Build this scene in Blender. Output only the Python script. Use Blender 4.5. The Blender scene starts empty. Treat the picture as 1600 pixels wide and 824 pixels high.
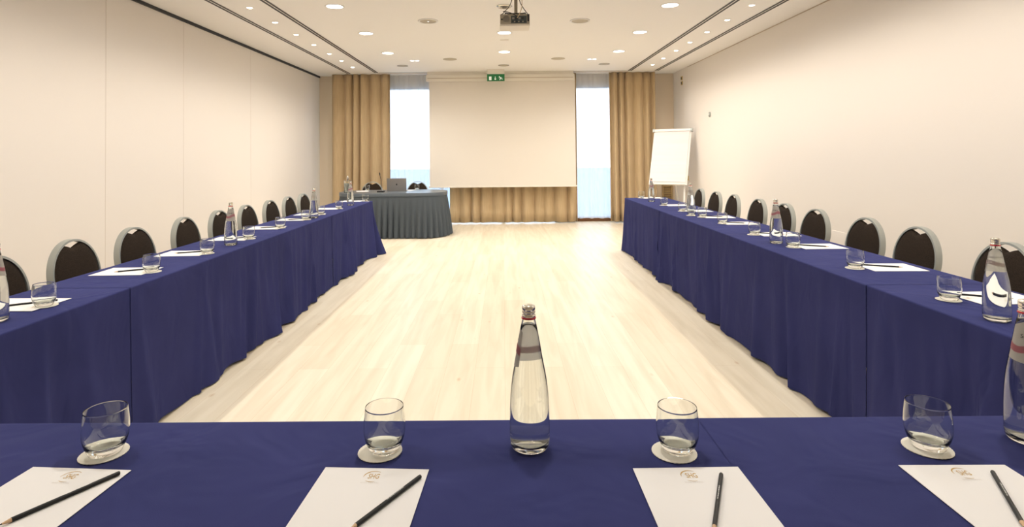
import bpy, bmesh, math, random
from mathutils import Vector, Matrix
random.seed(7)
PI = math.pi
sc = bpy.context.scene
col = sc.collection

# ------------------------------------------------------------------ camera
W, H, F = 1600, 824, 900.0
CAM = Vector((0.0, 0.0, 1.38))
PITCH, ROLL = math.radians(1.0), math.radians(0.5)
PPX, PPY = 786.0, 241.0 - F*math.tan(PITCH)
fwd = Vector((0, math.cos(PITCH), math.sin(PITCH)))
up0 = Vector((0, -math.sin(PITCH), math.cos(PITCH)))
rt0 = Vector((1, 0, 0))
RT = rt0*math.cos(ROLL) - up0*math.sin(ROLL)
UP = rt0*math.sin(ROLL) + up0*math.cos(ROLL)
cd = bpy.data.cameras.new('camera')
cam = bpy.data.objects.new('camera', cd); col.objects.link(cam)
cd.sensor_width = 36.0; cd.sensor_fit = 'HORIZONTAL'; cd.lens = F/W*36.0
cd.shift_x = (W/2 - PPX)/W; cd.shift_y = -(H/2 - PPY)/W
cd.clip_start = 0.05; cd.clip_end = 200
m = Matrix((RT, UP, -fwd)).transposed().to_4x4(); m.translation = CAM
cam.matrix_world = m
sc.camera = cam

def at(px, py, z=None, y=None, x=None):
    """point of the room seen at a pixel of the photograph, on a plane of the room"""
    d = fwd + RT*((px-PPX)/F) - UP*((py-PPY)/F)
    if z is not None: t = (z-CAM.z)/d.z
    elif y is not None: t = (y-CAM.y)/d.y
    else: t = (x-CAM.x)/d.x
    return CAM + d*t

# ------------------------------------------------------------------ colour management, world, light levels
sc.view_settings.view_transform = 'Standard'
sc.view_settings.look = 'None'
sc.view_settings.exposure = 0.24
sc.view_settings.gamma = 1.0
sc.view_settings.use_curve_mapping = False
SPOT_W, DOWN_W, SKY = 20.0, 11.5, 4.6
SPOT_COL, DOWN_COL = (1.0, 0.90, 0.78), (1.0, 0.97, 0.92)

wd = bpy.data.worlds.new('world'); sc.world = wd; wd.use_nodes = True
nt = wd.node_tree; bg = nt.nodes['Background']
tc = nt.nodes.new('ShaderNodeTexCoord'); sp = nt.nodes.new('ShaderNodeSeparateXYZ')
rp = nt.nodes.new('ShaderNodeValToRGB')
nt.links.new(tc.outputs['Generated'], sp.inputs[0]); nt.links.new(sp.outputs['Z'], rp.inputs[0])
rp.color_ramp.elements[0].position = 0.0; rp.color_ramp.elements[0].color = (0.80, 0.89, 1.0, 1)
rp.color_ramp.elements[1].position = 0.7; rp.color_ramp.elements[1].color = (0.50, 0.70, 1.0, 1)
nt.links.new(rp.outputs[0], bg.inputs['Color']); bg.inputs['Strength'].default_value = SKY

# ------------------------------------------------------------------ materials
def mat(name, color, rough=0.6, metal=0.0, spec=0.5, **kw):
    mt = bpy.data.materials.new(name); mt.use_nodes = True
    b = mt.node_tree.nodes['Principled BSDF']
    b.inputs['Base Color'].default_value = (*color, 1)
    b.inputs['Roughness'].default_value = rough
    b.inputs['Metallic'].default_value = metal
    b.inputs['Specular IOR Level'].default_value = spec
    for k, v in kw.items(): b.inputs[k.replace('_', ' ')].default_value = v
    return mt
def nodes(mt):
    return mt.node_tree.nodes, mt.node_tree.links, mt.node_tree.nodes['Principled BSDF']
def coord(N, L, scale):
    t = N.new('ShaderNodeTexCoord'); mp = N.new('ShaderNodeMapping')
    mp.inputs['Scale'].default_value = scale
    L.new(t.outputs['Object'], mp.inputs[0]); return mp.outputs[0]
def add_bump(mt, scale, strength, dist=0.002, kind='noise', detail=3):
    N, L, b = nodes(mt); c = coord(N, L, scale)
    n = N.new('ShaderNodeTexNoise'); n.inputs['Scale'].default_value = 1.0; n.inputs['Detail'].default_value = detail
    L.new(c, n.inputs['Vector'])
    bp = N.new('ShaderNodeBump'); bp.inputs['Strength'].default_value = strength; bp.inputs['Distance'].default_value = dist
    L.new(n.outputs['Fac'], bp.inputs['Height']); L.new(bp.outputs[0], b.inputs['Normal'])
def vary(mt, scale, c1, c2, detail=3, lo=0.35, hi=0.65):
    N, L, b = nodes(mt); c = coord(N, L, scale)
    n = N.new('ShaderNodeTexNoise'); n.inputs['Scale'].default_value = 1.0; n.inputs['Detail'].default_value = detail
    r = N.new('ShaderNodeValToRGB')
    r.color_ramp.elements[0].position = lo; r.color_ramp.elements[0].color = (*c1, 1)
    r.color_ramp.elements[1].position = hi; r.color_ramp.elements[1].color = (*c2, 1)
    L.new(c, n.inputs['Vector']); L.new(n.outputs['Fac'], r.inputs[0]); L.new(r.outputs[0], b.inputs['Base Color'])
def emis(name, color, strength):
    mt = mat(name, color, 0.5); b = mt.node_tree.nodes['Principled BSDF']
    b.inputs['Emission Color'].default_value = (*color, 1); b.inputs['Emission Strength'].default_value = strength
    return mt

M = {}
M['wall'] = mat('wall_vinyl', (0.83, 0.775, 0.715), 0.75, spec=0.2); add_bump(M['wall'], (40, 40, 400), 0.25, 0.001)
M['wall_back'] = mat('wall_paint', (0.80, 0.68, 0.54), 0.75, spec=0.2)
M['ceiling'] = mat('ceiling_paint', (0.91, 0.885, 0.85), 0.85, spec=0.1)
M['joint'] = mat('panel_joint', (0.55, 0.45, 0.34), 0.8)
M['wall_joint'] = mat('wall_joint', (0.70, 0.62, 0.54), 0.8)
M['black'] = mat('black_gap', (0.012, 0.012, 0.014), 0.5)
M['white'] = mat('white_enamel', (0.82, 0.80, 0.76), 0.4)
M['speaker'] = mat('speaker_mesh', (0.50, 0.44, 0.34), 0.7)
M['grille'] = mat('grey_grille', (0.25, 0.23, 0.20), 0.5)
M['navy'] = mat('navy_tablecloth', (0.036, 0.040, 0.125), 0.85, spec=0.06)
vary(M['navy'], (3, 3, 3), (0.034, 0.039, 0.128), (0.040, 0.045, 0.146)); 
def cloth_bump(mt):
    N, L, b = nodes(mt)
    c1_ = coord(N, L, (500, 500, 500)); n1 = N.new('ShaderNodeTexNoise'); n1.inputs['Scale'].default_value = 1; n1.inputs['Detail'].default_value = 1; L.new(c1_, n1.inputs['Vector'])
    b1 = N.new('ShaderNodeBump'); b1.inputs['Strength'].default_value = 0.25; b1.inputs['Distance'].default_value = 0.001; L.new(n1.outputs['Fac'], b1.inputs['Height'])
    c2_ = coord(N, L, (5, 5, 2.5)); n2 = N.new('ShaderNodeTexNoise'); n2.inputs['Scale'].default_value = 1; n2.inputs['Detail'].default_value = 2; n2.inputs['Distortion'].default_value = 1.2; L.new(c2_, n2.inputs['Vector'])
    b2 = N.new('ShaderNodeBump'); b2.inputs['Strength'].default_value = 0.5; b2.inputs['Distance'].default_value = 0.03; L.new(n2.outputs['Fac'], b2.inputs['Height'])
    L.new(b1.outputs[0], b2.inputs['Normal']); L.new(b2.outputs[0], b.inputs['Normal'])
cloth_bump(M['navy'])
M['slate'] = mat('slate_skirt', (0.085, 0.10, 0.115), 0.9, spec=0.1); add_bump(M['slate'], (300, 300, 300), 0.2, 0.001, detail=1)
M['slate_top'] = mat('slate_cloth', (0.10, 0.12, 0.14), 0.33, spec=0.4)
M['curtain'] = mat('tan_curtain', (0.50, 0.355, 0.185), 0.9, spec=0.1, Sheen_Weight=0.2)
vary(M['curtain'], (60, 60, 4), (0.54, 0.40, 0.235), (0.60, 0.45, 0.27))
M['frame'] = mat('silver_frame', (0.38, 0.40, 0.375), 0.45, 0.55)
M['brown'] = mat('dark_brown_fabric', (0.028, 0.019, 0.013), 0.95, spec=0.15)
vary(M['brown'], (250, 250, 250), (0.020, 0.014, 0.010), (0.042, 0.029, 0.020))
M['paper'] = mat('paper', (0.80, 0.78, 0.76), 0.7, spec=0.2)
M['coaster'] = mat('paper_coaster', (0.80, 0.76, 0.66), 0.85, spec=0.1); add_bump(M['coaster'], (300, 300, 300), 0.4, 0.001)
M['gold'] = mat('gold_ink', (0.52, 0.33, 0.10), 0.5, 0.2)
M['greyink'] = mat('grey_ink', (0.62, 0.57, 0.52), 0.7)
M['whiteink'] = mat('white_ink', (0.72, 0.72, 0.68), 0.5)
M['pencil'] = mat('black_lacquer', (0.008, 0.008, 0.007), 0.45, spec=0.3)
M['wood_tip'] = mat('pencil_wood', (0.62, 0.42, 0.25), 0.7)
M['copper'] = mat('copper_ring', (0.60, 0.30, 0.22), 0.35, 0.8)
M['cap'] = mat('aluminium_cap', (0.75, 0.72, 0.64), 0.22, 1.0)
M['red'] = mat('red_ring', (0.50, 0.015, 0.03), 0.4)
M['label'] = mat('label_paper', (0.66, 0.62, 0.56), 0.65)
def translucent(mt, col_, f):
    N, L, b = nodes(mt); t = N.new('ShaderNodeBsdfTranslucent'); t.inputs[0].default_value = (*col_, 1)
    mx = N.new('ShaderNodeMixShader'); mx.inputs[0].default_value = f
    o = [n for n in N if n.type == 'OUTPUT_MATERIAL'][0]
    L.new(b.outputs[0], mx.inputs[1]); L.new(t.outputs[0], mx.inputs[2]); L.new(mx.outputs[0], o.inputs[0])
translucent(M['label'], (0.75, 0.70, 0.64), 0.5)
M['labelred'] = mat('label_rose', (0.42, 0.10, 0.14), 0.6)
translucent(M['labelred'], (0.80, 0.62, 0.62), 0.5)
M['ink'] = mat('dark_ink', (0.04, 0.035, 0.04), 0.6)
M['green'] = emis('green_sign', (0.010, 0.13, 0.035), 0.25)
M['signwhite'] = emis('sign_white', (0.8, 0.82, 0.74), 0.35)
M['screen'] = mat('matte_screen', (0.80, 0.74, 0.66), 0.85, spec=0.1)
M['screenbar'] = mat('screen_case', (0.82, 0.77, 0.68), 0.4)
M['laptop'] = mat('space_grey', (0.40, 0.37, 0.34), 0.35, 0.7)
M['dark'] = mat('dark_plastic', (0.02, 0.02, 0.022), 0.45)
M['projgrey'] = mat('projector_plastic', (0.34, 0.30, 0.23), 0.55)
M['projwhite'] = mat('projector_shell', (0.78, 0.72, 0.63), 0.45)
M['teal'] = mat('port_plate', (0.05, 0.065, 0.07), 0.5)
M['pole'] = mat('bracket_metal', (0.30, 0.26, 0.20), 0.5, 0.5)
M['cream_cable'] = mat('cream_cable', (0.60, 0.47, 0.28), 0.5)
M['chrome'] = mat('chrome', (0.6, 0.58, 0.55), 0.15, 1.0)
M['brownwood'] = mat('brown_wood', (0.19, 0.075, 0.02), 0.45)
M['louvre'] = mat('tan_louvre', (0.44, 0.31, 0.15), 0.6)
M['pinkpad'] = mat('flipchart_paper', (0.82, 0.76, 0.76), 0.7)
vary(M['pinkpad'], (0.5, 0.5, 14), (0.80, 0.73, 0.73), (0.84, 0.79, 0.78))
M['brassy'] = mat('yellow_plate', (0.62, 0.46, 0.16), 0.4)
M['asphalt'] = mat('paving', (0.26, 0.29, 0.33), 0.9)
M['spotlamp'] = emis('halogen_lamp', (1.0, 0.86, 0.66), 14)
M['downlamp'] = emis('frosted_diffuser', (1.0, 0.96, 0.90), 5)
M['smallwhite'] = emis('small_lamp', (0.9, 0.97, 1.0), 3)

def glass(name, ior, color=(1, 1, 1)):
    mt = bpy.data.materials.new(name); mt.use_nodes = True
    N, L = mt.node_tree.nodes, mt.node_tree.links; N.clear()
    g = N.new('ShaderNodeBsdfGlass'); g.inputs['IOR'].default_value = ior; g.inputs['Roughness'].default_value = 0.0
    g.inputs['Color'].default_value = (*color, 1)
    o = N.new('ShaderNodeOutputMaterial'); L.new(g.outputs[0], o.inputs[0]); return mt
M['glass'] = glass('clear_glass', 1.5, (0.985, 0.995, 0.985))
M['water'] = glass('water', 1.33)
def thin_glass(name, tint):
    mt = bpy.data.materials.new(name); mt.use_nodes = True
    N, L = mt.node_tree.nodes, mt.node_tree.links; N.clear()
    t = N.new('ShaderNodeBsdfTransparent'); t.inputs[0].default_value = (*tint, 1)
    g = N.new('ShaderNodeBsdfGlossy'); g.inputs['Roughness'].default_value = 0.0
    fr = N.new('ShaderNodeFresnel'); fr.inputs['IOR'].default_value = 1.5
    mx = N.new('ShaderNodeMixShader'); o = N.new('ShaderNodeOutputMaterial')
    L.new(fr.outputs[0], mx.inputs[0]); L.new(t.outputs[0], mx.inputs[1]); L.new(g.outputs[0], mx.inputs[2]); L.new(mx.outputs[0], o.inputs[0])
    return mt
M['pane'] = thin_glass('window_glass', (0.93, 0.96, 0.97))
def sheer():
    mt = bpy.data.materials.new('white_sheer'); mt.use_nodes = True
    N, L = mt.node_tree.nodes, mt.node_tree.links; N.clear()
    t = N.new('ShaderNodeBsdfTransparent')
    tl = N.new('ShaderNodeBsdfTranslucent'); tl.inputs[0].default_value = (0.9, 0.93, 0.97, 1)
    df = N.new('ShaderNodeBsdfDiffuse'); df.inputs[0].default_value = (0.85, 0.87, 0.9, 1)
    m1 = N.new('ShaderNodeMixShader'); m1.inputs[0].default_value = 0.45
    m2 = N.new('ShaderNodeMixShader'); m2.inputs[0].default_value = 0.72
    o = N.new('ShaderNodeOutputMaterial')
    L.new(tl.outputs[0], m1.inputs[1]); L.new(df.outputs[0], m1.inputs[2])
    L.new(t.outputs[0], m2.inputs[1]); L.new(m1.outputs[0], m2.inputs[2]); L.new(m2.outputs[0], o.inputs[0])
    return mt
M['sheer'] = sheer()
def floor_mat():
    mt = mat('bleached_oak_planks', (0.7, 0.6, 0.45), 0.40, spec=0.38)
    N, L, b = nodes(mt)
    t = N.new('ShaderNodeTexCoord'); mp = N.new('ShaderNodeMapping'); mp.inputs['Rotation'].default_value = (0, 0, PI/2)
    L.new(t.outputs['Object'], mp.inputs[0])
    br = N.new('ShaderNodeTexBrick'); br.offset = 0.37; br.offset_frequency = 2
    br.inputs['Scale'].default_value = 1.0; br.inputs['Brick Width'].default_value = 1.25; br.inputs['Row Height'].default_value = 0.19
    br.inputs['Mortar Size'].default_value = 0.0008; br.inputs['Mortar Smooth'].default_value = 0.6; br.inputs['Bias'].default_value = 0.0
    br.inputs['Color1'].default_value = (0.82, 0.745, 0.60, 1); br.inputs['Color2'].default_value = (0.76, 0.67, 0.52, 1)
    br.inputs['Mortar'].default_value = (0.60, 0.46, 0.29, 1)
    L.new(mp.outputs[0], br.inputs['Vector'])
    # grain running along the boards
    m2 = N.new('ShaderNodeMapping'); m2.inputs['Scale'].default_value = (14, 1.1, 1); L.new(t.outputs['Object'], m2.inputs[0])
    n = N.new('ShaderNodeTexNoise'); n.inputs['Scale'].default_value = 1.0; n.inputs['Detail'].default_value = 7; n.inputs['Distortion'].default_value = 0.6
    L.new(m2.outputs[0], n.inputs['Vector'])
    r = N.new('ShaderNodeValToRGB'); r.color_ramp.elements[0].position = 0.32; r.color_ramp.elements[0].color = (0.93, 0.90, 0.85, 1)
    r.color_ramp.elements[1].position = 0.62; r.color_ramp.elements[1].color = (1.06, 1.05, 1.04, 1)
    L.new(n.outputs['Fac'], r.inputs[0])
    mx = N.new('ShaderNodeMix'); mx.data_type = 'RGBA'; mx.blend_type = 'MULTIPLY'; mx.inputs[0].default_value = 1.0
    L.new(br.outputs['Color'], mx.inputs[6]); L.new(r.outputs[0], mx.inputs[7])
    # knots
    m3 = N.new('ShaderNodeMapping'); m3.inputs['Scale'].default_value = (5.5, 2.6, 1); L.new(t.outputs['Object'], m3.inputs[0])
    v = N.new('ShaderNodeTexVoronoi'); v.inputs['Scale'].default_value = 1.0; L.new(m3.outputs[0], v.inputs['Vector'])
    r2 = N.new('ShaderNodeValToRGB'); r2.color_ramp.elements[0].position = 0.02; r2.color_ramp.elements[0].color = (0.72, 0.55, 0.36, 1)
    r2.color_ramp.elements[1].position = 0.09; r2.color_ramp.elements[1].color = (1, 1, 1, 1)
    L.new(v.outputs['Distance'], r2.inputs[0])
    m4 = N.new('ShaderNodeMix'); m4.data_type = 'RGBA'; m4.blend_type = 'MULTIPLY'; m4.inputs[0].default_value = 0.55
    L.new(mx.outputs[2], m4.inputs[6]); L.new(r2.outputs[0], m4.inputs[7])
    L.new(m4.outputs[2], b.inputs['Base Color'])
    bp = N.new('ShaderNodeBump'); bp.inputs['Strength'].default_value = 0.12; bp.inputs['Distance'].default_value = 0.002
    L.new(n.outputs['Fac'], bp.inputs['Height']); L.new(bp.outputs[0], b.inputs['Normal'])
    return mt
M['floor'] = floor_mat()

# ------------------------------------------------------------------ mesh helpers
class MB:
    def __init__(s): s.v = []; s.f = []
    def add(s, vs, fs):
        o = len(s.v); s.v += [tuple(v) for v in vs]; s.f += [tuple(i+o for i in f) for f in fs]; return s
    def box(s, x0, x1, y0, y1, z0, z1, M4=None):
        vs = [Vector((x, y, z)) for x in (x0, x1) for y in (y0, y1) for z in (z0, z1)]
        if M4 is not None: vs = [M4 @ v for v in vs]
        return s.add(vs, [(0,1,3,2), (4,6,7,5), (0,4,5,1), (2,3,7,6), (0,2,6,4), (1,5,7,3)])
    def lathe(s, prof, n=32, c=(0,0,0), close=False, sc_=None):
        vs, fs = [], []
        for r, z in prof:
            for k in range(n):
                a = 2*PI*k/n; q = sc_(k, n) if sc_ else 1
                vs.append((c[0]+r*q*math.cos(a), c[1]+r*q*math.sin(a), c[2]+z))
        m_ = len(prof)
        for i in range(m_-1):
            for k in range(n):
                fs.append((i*n+k, i*n+(k+1) % n, (i+1)*n+(k+1) % n, (i+1)*n+k))
        if close:
            fs.append(tuple(reversed(range(n)))); fs.append(tuple((m_-1)*n+k for k in range(n)))
        return s.add(vs, fs)
    def tube(s, pts, r, n=8, caps=True):
        pts = [Vector(p) for p in pts]; R = r if isinstance(r, (list, tuple)) else [r]*len(pts)
        vs, fs = [], []; prev = None
        for i, p in enumerate(pts):
            d = (pts[min(i+1, len(pts)-1)] - pts[max(i-1, 0)]).normalized()
            a = prev if prev is not None else (Vector((0,0,1)) if abs(d.z) < 0.9 else Vector((1,0,0)))
            a = (a - d*a.dot(d)).normalized(); b = d.cross(a); prev = a
            for k in range(n):
                t = 2*PI*k/n + PI/n; vs.append(p + (a*math.cos(t)+b*math.sin(t))*R[i])
        for i in range(len(pts)-1):
            for k in range(n): fs.append((i*n+k, i*n+(k+1) % n, (i+1)*n+(k+1) % n, (i+1)*n+k))
        if caps: fs.append(tuple(reversed(range(n)))); fs.append(tuple((len(pts)-1)*n+k for k in range(n)))
        return s.add(vs, fs)
    def ribbon(s, pts, nrm, th, dep):
        """rectangular section swept along pts: th along nrm[i] (in plane), dep along given vector"""
        pass
    def build(s, name, mt, parent=None, smooth=False, bevel=0, angle=40):
        me = bpy.data.meshes.new(name); me.from_pydata(s.v, [], s.f); me.update()
        bm = bmesh.new(); bm.from_mesh(me); bmesh.ops.recalc_face_normals(bm, faces=bm.faces)
        if bevel: bmesh.ops.bevel(bm, geom=[e for e in bm.edges], offset=bevel, segments=2, affect='EDGES', profile=0.7)
        bm.to_mesh(me); bm.free()
        if smooth or bevel:
            me.polygons.foreach_set('use_smooth', [True]*len(me.polygons))
            try: me.set_sharp_from_angle(angle=math.radians(angle))
            except Exception: pass
        me.materials.append(mt)
        o = bpy.data.objects.new(name, me); col.objects.link(o)
        if parent: o.parent = parent
        return o
def thing(name, label, cat, loc=(0,0,0), rz=0, group=None):
    o = bpy.data.objects.new(name, None); col.objects.link(o); o.empty_display_size = 0.1
    o.location = loc; o.rotation_euler = (0, 0, rz); o['label'] = label; o['category'] = cat
    if group: o['group'] = group
    return o
def tag(o, label, cat, group=None):
    o['label'] = label; o['category'] = cat
    if group: o['group'] = group
    return o
def structure(name, mb, mt, **k):
    o = mb.build(name, mt, **k); o['kind'] = 'structure'; return o
def dup(root, loc, rz, label, group=None, tilt=None):
    kids = {}
    for o in ALL: pass
    r = root.copy(); col.objects.link(r); r.location = loc; r.rotation_euler = (0, 0, rz)
    r['label'] = label
    if group: r['group'] = group
    for ch in list(root.children):
        c = ch.copy(); col.objects.link(c); c.parent = r
        for g in list(ch.children):
            d = g.copy(); col.objects.link(d); d.parent = c
    return r
ALL = []
def text_mesh(s, size, mt, name, parent, font_scale_x=1.0, bold=0.0):
    cu = bpy.data.curves.new(name, 'FONT'); cu.body = s; cu.size = size; cu.align_x = 'CENTER'; cu.align_y = 'CENTER'
    cu.offset = bold; cu.resolution_u = 3
    tmp = bpy.data.objects.new('tmp_text', cu); col.objects.link(tmp)
    bpy.context.view_layer.update()
    dg = bpy.context.evaluated_depsgraph_get()
    me = bpy.data.meshes.new_from_object(tmp.evaluated_get(dg))
    bpy.data.objects.remove(tmp); bpy.data.curves.remove(cu)
    me.name = name; me.materials.clear(); me.materials.append(mt)
    for v in me.vertices: v.co.x *= font_scale_x
    o = bpy.data.objects.new(name, me); col.objects.link(o)
    if parent: o.parent = parent
    return o
ORD = ['first','second','third','fourth','fifth','sixth','seventh','eighth','ninth','tenth','eleventh']

# ------------------------------------------------------------------ room shell
CEIL = 3.0; XL, XR = -3.74, 3.49; YB = 11.75; YF = -3.2
WX0, WX1, WZ0, WZ1 = -3.46, 3.04, 0.01, 2.78
structure('floor', MB().box(XL-0.1, XR+0.1, YF-0.1, YB+0.12, -0.1, 0), M['floor'])
structure('ceiling', MB().box(XL-0.1, XR+0.1, YF-0.1, YB+0.12, CEIL, CEIL+0.1), M['ceiling'])
structure('wall_left', MB().box(XL-0.1, XL, YF, YB+0.1, 0, CEIL), M['wall'])
structure('wall_right', MB().box(XR, XR+0.1, YF, YB+0.1, 0, CEIL), M['wall'])
structure('wall_rear', MB().box(XL, XR, YF-0.1, YF, 0, CEIL), M['wall'])
wb = MB(); wb.box(XL, WX0, YB, YB+0.12, 0, CEIL); wb.box(WX1, XR, YB, YB+0.12, 0, CEIL)
wb.box(WX0, WX1, YB, YB+0.12, WZ1, CEIL); wb.box(WX0, WX1, YB, YB+0.12, 0, WZ0)
structure('wall_back', wb, M['wall_back'])
# partition joints of the folding wall on the left
k = 0
for px in (165, 287, 392):
    p = at(px, 250, x=XL+0.001); k += 1
    structure('trim_%d' % k, MB().box(XL-0.002, XL+0.0015, p.y-0.0022, p.y+0.0022, 0.0, CEIL-0.03), M['wall_joint'])
structure('trim_4', MB().box(XL-0.002, XL+0.022, YF, YB-0.02, CEIL-0.034, CEIL-0.001), M['black'])
structure('trim_5', MB().box(XR-0.004, XR+0.002, YF, YB-0.9, CEIL-0.012, CEIL-0.001), M['joint'])
structure('baseboard_back', MB().box(WX1-2.0, WX1+0.35, YB-0.02, YB+0.002, 0.0, 0.09), M['brownwood'], bevel=0.004)
structure('baseboard_left', MB().box(XL-0.002, XL+0.014, YF, YB, 0.0, 0.08), M['brownwood'])
structure('baseboard_right', MB().box(XR-0.014, XR+0.002, YF, YB, 0.0, 0.08), M['brownwood'])
# window wall
wf = MB(); Y0, Y1 = YB+0.03, YB+0.09
n_lights = 6
for x in (WX0, -2.55, -1.25, 0.0, 1.15, 2.4, WX1):
    wf.box(max(WX0, x-0.03), min(WX1, x+0.03), Y0, Y1, WZ0, WZ1)
wf.box(WX0, WX1, Y0, Y1, WZ0, WZ0+0.02); wf.box(WX0, WX1, Y0, Y1, WZ1-0.06, WZ1)
wo = structure('window_1', wf, M['white'])
MB().box(WX0, WX1, YB+0.058, YB+0.062, WZ0+0.05, WZ1-0.05).build('pane', M['pane'], wo)
structure('ground_outside', MB().box(-40, 40, YB+0.13, 70, -0.5, -0.35), M['asphalt'])
pl = bpy.data.lights.new('window_portal', 'AREA'); pl.shape = 'RECTANGLE'; pl.size = WX1-WX0; pl.size_y = WZ1-WZ0
pl.cycles.is_portal = True
po = bpy.data.objects.new('window_portal', pl); col.objects.link(po)
po.location = ((WX0+WX1)/2, YB+0.14, (WZ0+WZ1)/2); po.rotation_euler = (-PI/2, 0, 0)

# ------------------------------------------------------------------ ceiling: slots, spots, downlights, speakers
def air_slot(x, y0, y1, label):
    t = thing('linear_air_diffuser', label, 'air diffuser', (x, (y0+y1)/2, CEIL), group='linear air diffusers in the ceiling')
    h = (y1-y0)/2
    MB().box(-0.040, 0.040, -h, h, -0.004, 0.0005).build('diffuser_frame', M['white'], t)
    for s in (-1, 1):
        MB().box(s*0.022-0.013, s*0.022+0.013, -h+0.01, h-0.01, -0.0065, -0.003).build('slot', M['black'], t)
c1 = at(546, 115, z=CEIL); c2 = at(589, 114, z=CEIL); c3 = at(984, 110, z=CEIL); c4 = at(1025, 110, z=CEIL)
d1 = at(325, 0, z=CEIL); d2 = at(412, 0, z=CEIL); d3 = at(1150, 0, z=CEIL); d4 = at(1228, 0, z=CEIL)
YE = (c2.y+c3.y)/2
air_slot((c1.x+d1.x)/2, -2.5, c1.y, 'double black air slot in the ceiling nearer the left wall')
air_slot((c2.x+d2.x)/2, -2.5, YE, 'double black air slot in the ceiling at left edge of the downlight field')
air_slot((c3.x+d3.x)/2, -2.5, YE, 'double black air slot in the ceiling at right edge of the downlight field')
air_slot((c4.x+d4.x)/2, -2.5, c4.y, 'double black air slot in the ceiling nearer the right wall')
structure('trim_6', MB().box(c2.x, c3.x, YE, YE+0.022, CEIL-0.003, CEIL+0.001), M['grille'])
structure('trim_7', MB().box(c2.x, c3.x, YE+0.10, YE+0.13, CEIL-0.006, CEIL+0.001), M['joint'])

def make_spot():
    t = thing('recessed_spotlight', '', 'spotlight')
    MB().lathe([(0.030, 0), (0.042, 0), (0.044, -0.003), (0.040, -0.005), (0.032, -0.004), (0.030, 0)], 24).build('trim_ring', M['white'], t, smooth=True)
    MB().lathe([(0.0305, -0.0005), (0.024, -0.006), (0.015, -0.009), (0.001, -0.010)], 24, close=True).build('lamp', M['spotlamp'], t, smooth=True)
    return t
def spot_light(loc, parent=None):
    l = bpy.data.lights.new('spot_beam', 'SPOT'); l.energy = SPOT_W; l.color = SPOT_COL
    l.spot_size = math.radians(140); l.spot_blend = 1.0; l.shadow_soft_size = 0.03
    o = bpy.data.objects.new('spot_beam', l); col.objects.link(o)
    if parent: o.parent = parent; o.location = (0, 0, -0.03)
    else: o.location = loc
    return o
sp0 = None
LS = [(391,12),(431,35),(464,54),(491,70),(513,84),(533,95),(550,105)]
RS = [(1175,8),(1136,31),(1105,50),(1078,66),(1056,79),(1036,91),(1020,101)]
for side, L_, nm in ((-1, LS, 'left'), (1, RS, 'right')):
    pts = [at(px, py, z=CEIL) for px, py in L_]
    xm = sum(p.x for p in pts)/len(pts)
    for i, p in enumerate(pts):
        lab = 'small bright recessed spot in the %s ceiling strip, %s of seven from the camera' % (nm, ORD[i])
        g = 'small spotlights between the air slots'
        if sp0 is None: sp0 = make_spot(); r = sp0; r['label'] = lab; r['group'] = g; r.location = (xm, p.y, CEIL)
        else: r = dup(sp0, (xm, p.y, CEIL), 0, lab, g)
        ALL.append((r, xm, p.y))
    dy = (pts[-1].y-pts[0].y)/6
    k = 1
    while pts[0].y - k*dy > 0.6:      # the same row goes on over the camera, out of the frame
        spot_light((xm, pts[0].y-k*dy, CEIL-0.03)); k += 1
for r, x, y in ALL: spot_light(None, r)

def make_down(lit=True):
    t = thing('ceiling_downlight', '', 'downlight')
    MB().lathe([(0.086, 0), (0.105, 0), (0.107, -0.004), (0.100, -0.007), (0.088, -0.005), (0.086, 0)], 40).build('trim_ring', M['white'], t, smooth=True)
    MB().lathe([(0.0865, -0.0005), (0.084, -0.004), (0.05, -0.006), (0.001, -0.007)], 40, close=True).build('diffuser', M['downlamp'], t, smooth=True)
    return t
def down_light(loc, parent=None, e=1.0):
    l = bpy.data.lights.new('downlight_glow', 'AREA'); l.shape = 'DISK'; l.size = 0.16; l.spread = math.radians(170); l.energy = DOWN_W*e; l.color = DOWN_COL
    o = bpy.data.objects.new('downlight_glow', l); col.objects.link(o)
    if parent: o.parent = parent; o.location = (0, 0, -0.012)
    else: o.location = loc
DL = [(523,10,'round white downlight at upper left, nearest the camera in its row'),
      (572,52,'round white downlight, middle of the lit left row'),
      (606,83,'round white downlight, farthest lit one in the left row'),
      (1047,8,'round white downlight at upper right, nearest the camera in its row'),
      (1000,50,'round white downlight, middle of the lit right row'),
      (967,80,'round white downlight, farthest lit one in the right row'),
      (788,51,'round white downlight in the middle of the ceiling just beyond the projector'),
      (788,81,'round white downlight in the middle of the ceiling nearer the exit sign')]
d0 = None; dls = []
rows = {}
for px, py, lab in DL:
    p = at(px, py, z=CEIL); g = 'round frosted downlights'
    if d0 is None: d0 = make_down(); r = d0; r['label'] = lab; r['group'] = g; r.location = p
    else: r = dup(d0, p, 0, lab, g)
    dls.append(r)
for r in dls: down_light(None, r)
for x in (dls[0].location.x, 0.02, dls[3].location.x):
    for y in (4.9, 3.4, 1.9, 0.4):
        if x == 0.02 and y > 3 or y < 1: continue
        down_light((x, y, CEIL-0.012), e=1.0 if y > 2 else 1.2)
down_light((0.02, 6.3, CEIL-0.012), e=0.0)
for px, py, lab in ((629,103,'unlit dark round downlight at the far left of the ceiling'),
                    (787,102,'unlit dark round downlight in the middle of the ceiling above the exit sign'),
                    (944,100,'unlit dark round downlight at the far right of the ceiling')):
    p = at(px, py, z=CEIL)
    t = thing('ceiling_downlight', lab, 'downlight', p, group='unlit downlights near the window')
    MB().lathe([(0.080, 0), (0.100, 0), (0.100, -0.004), (0.080, -0.004), (0.080, 0)], 32).build('trim_ring', M['grille'], t, smooth=True)
    MB().lathe([(0.081, -0.0005), (0.070, -0.003), (0.001, -0.003)], 32, close=True).build('diffuser', M['speaker'], t, smooth=True)
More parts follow.
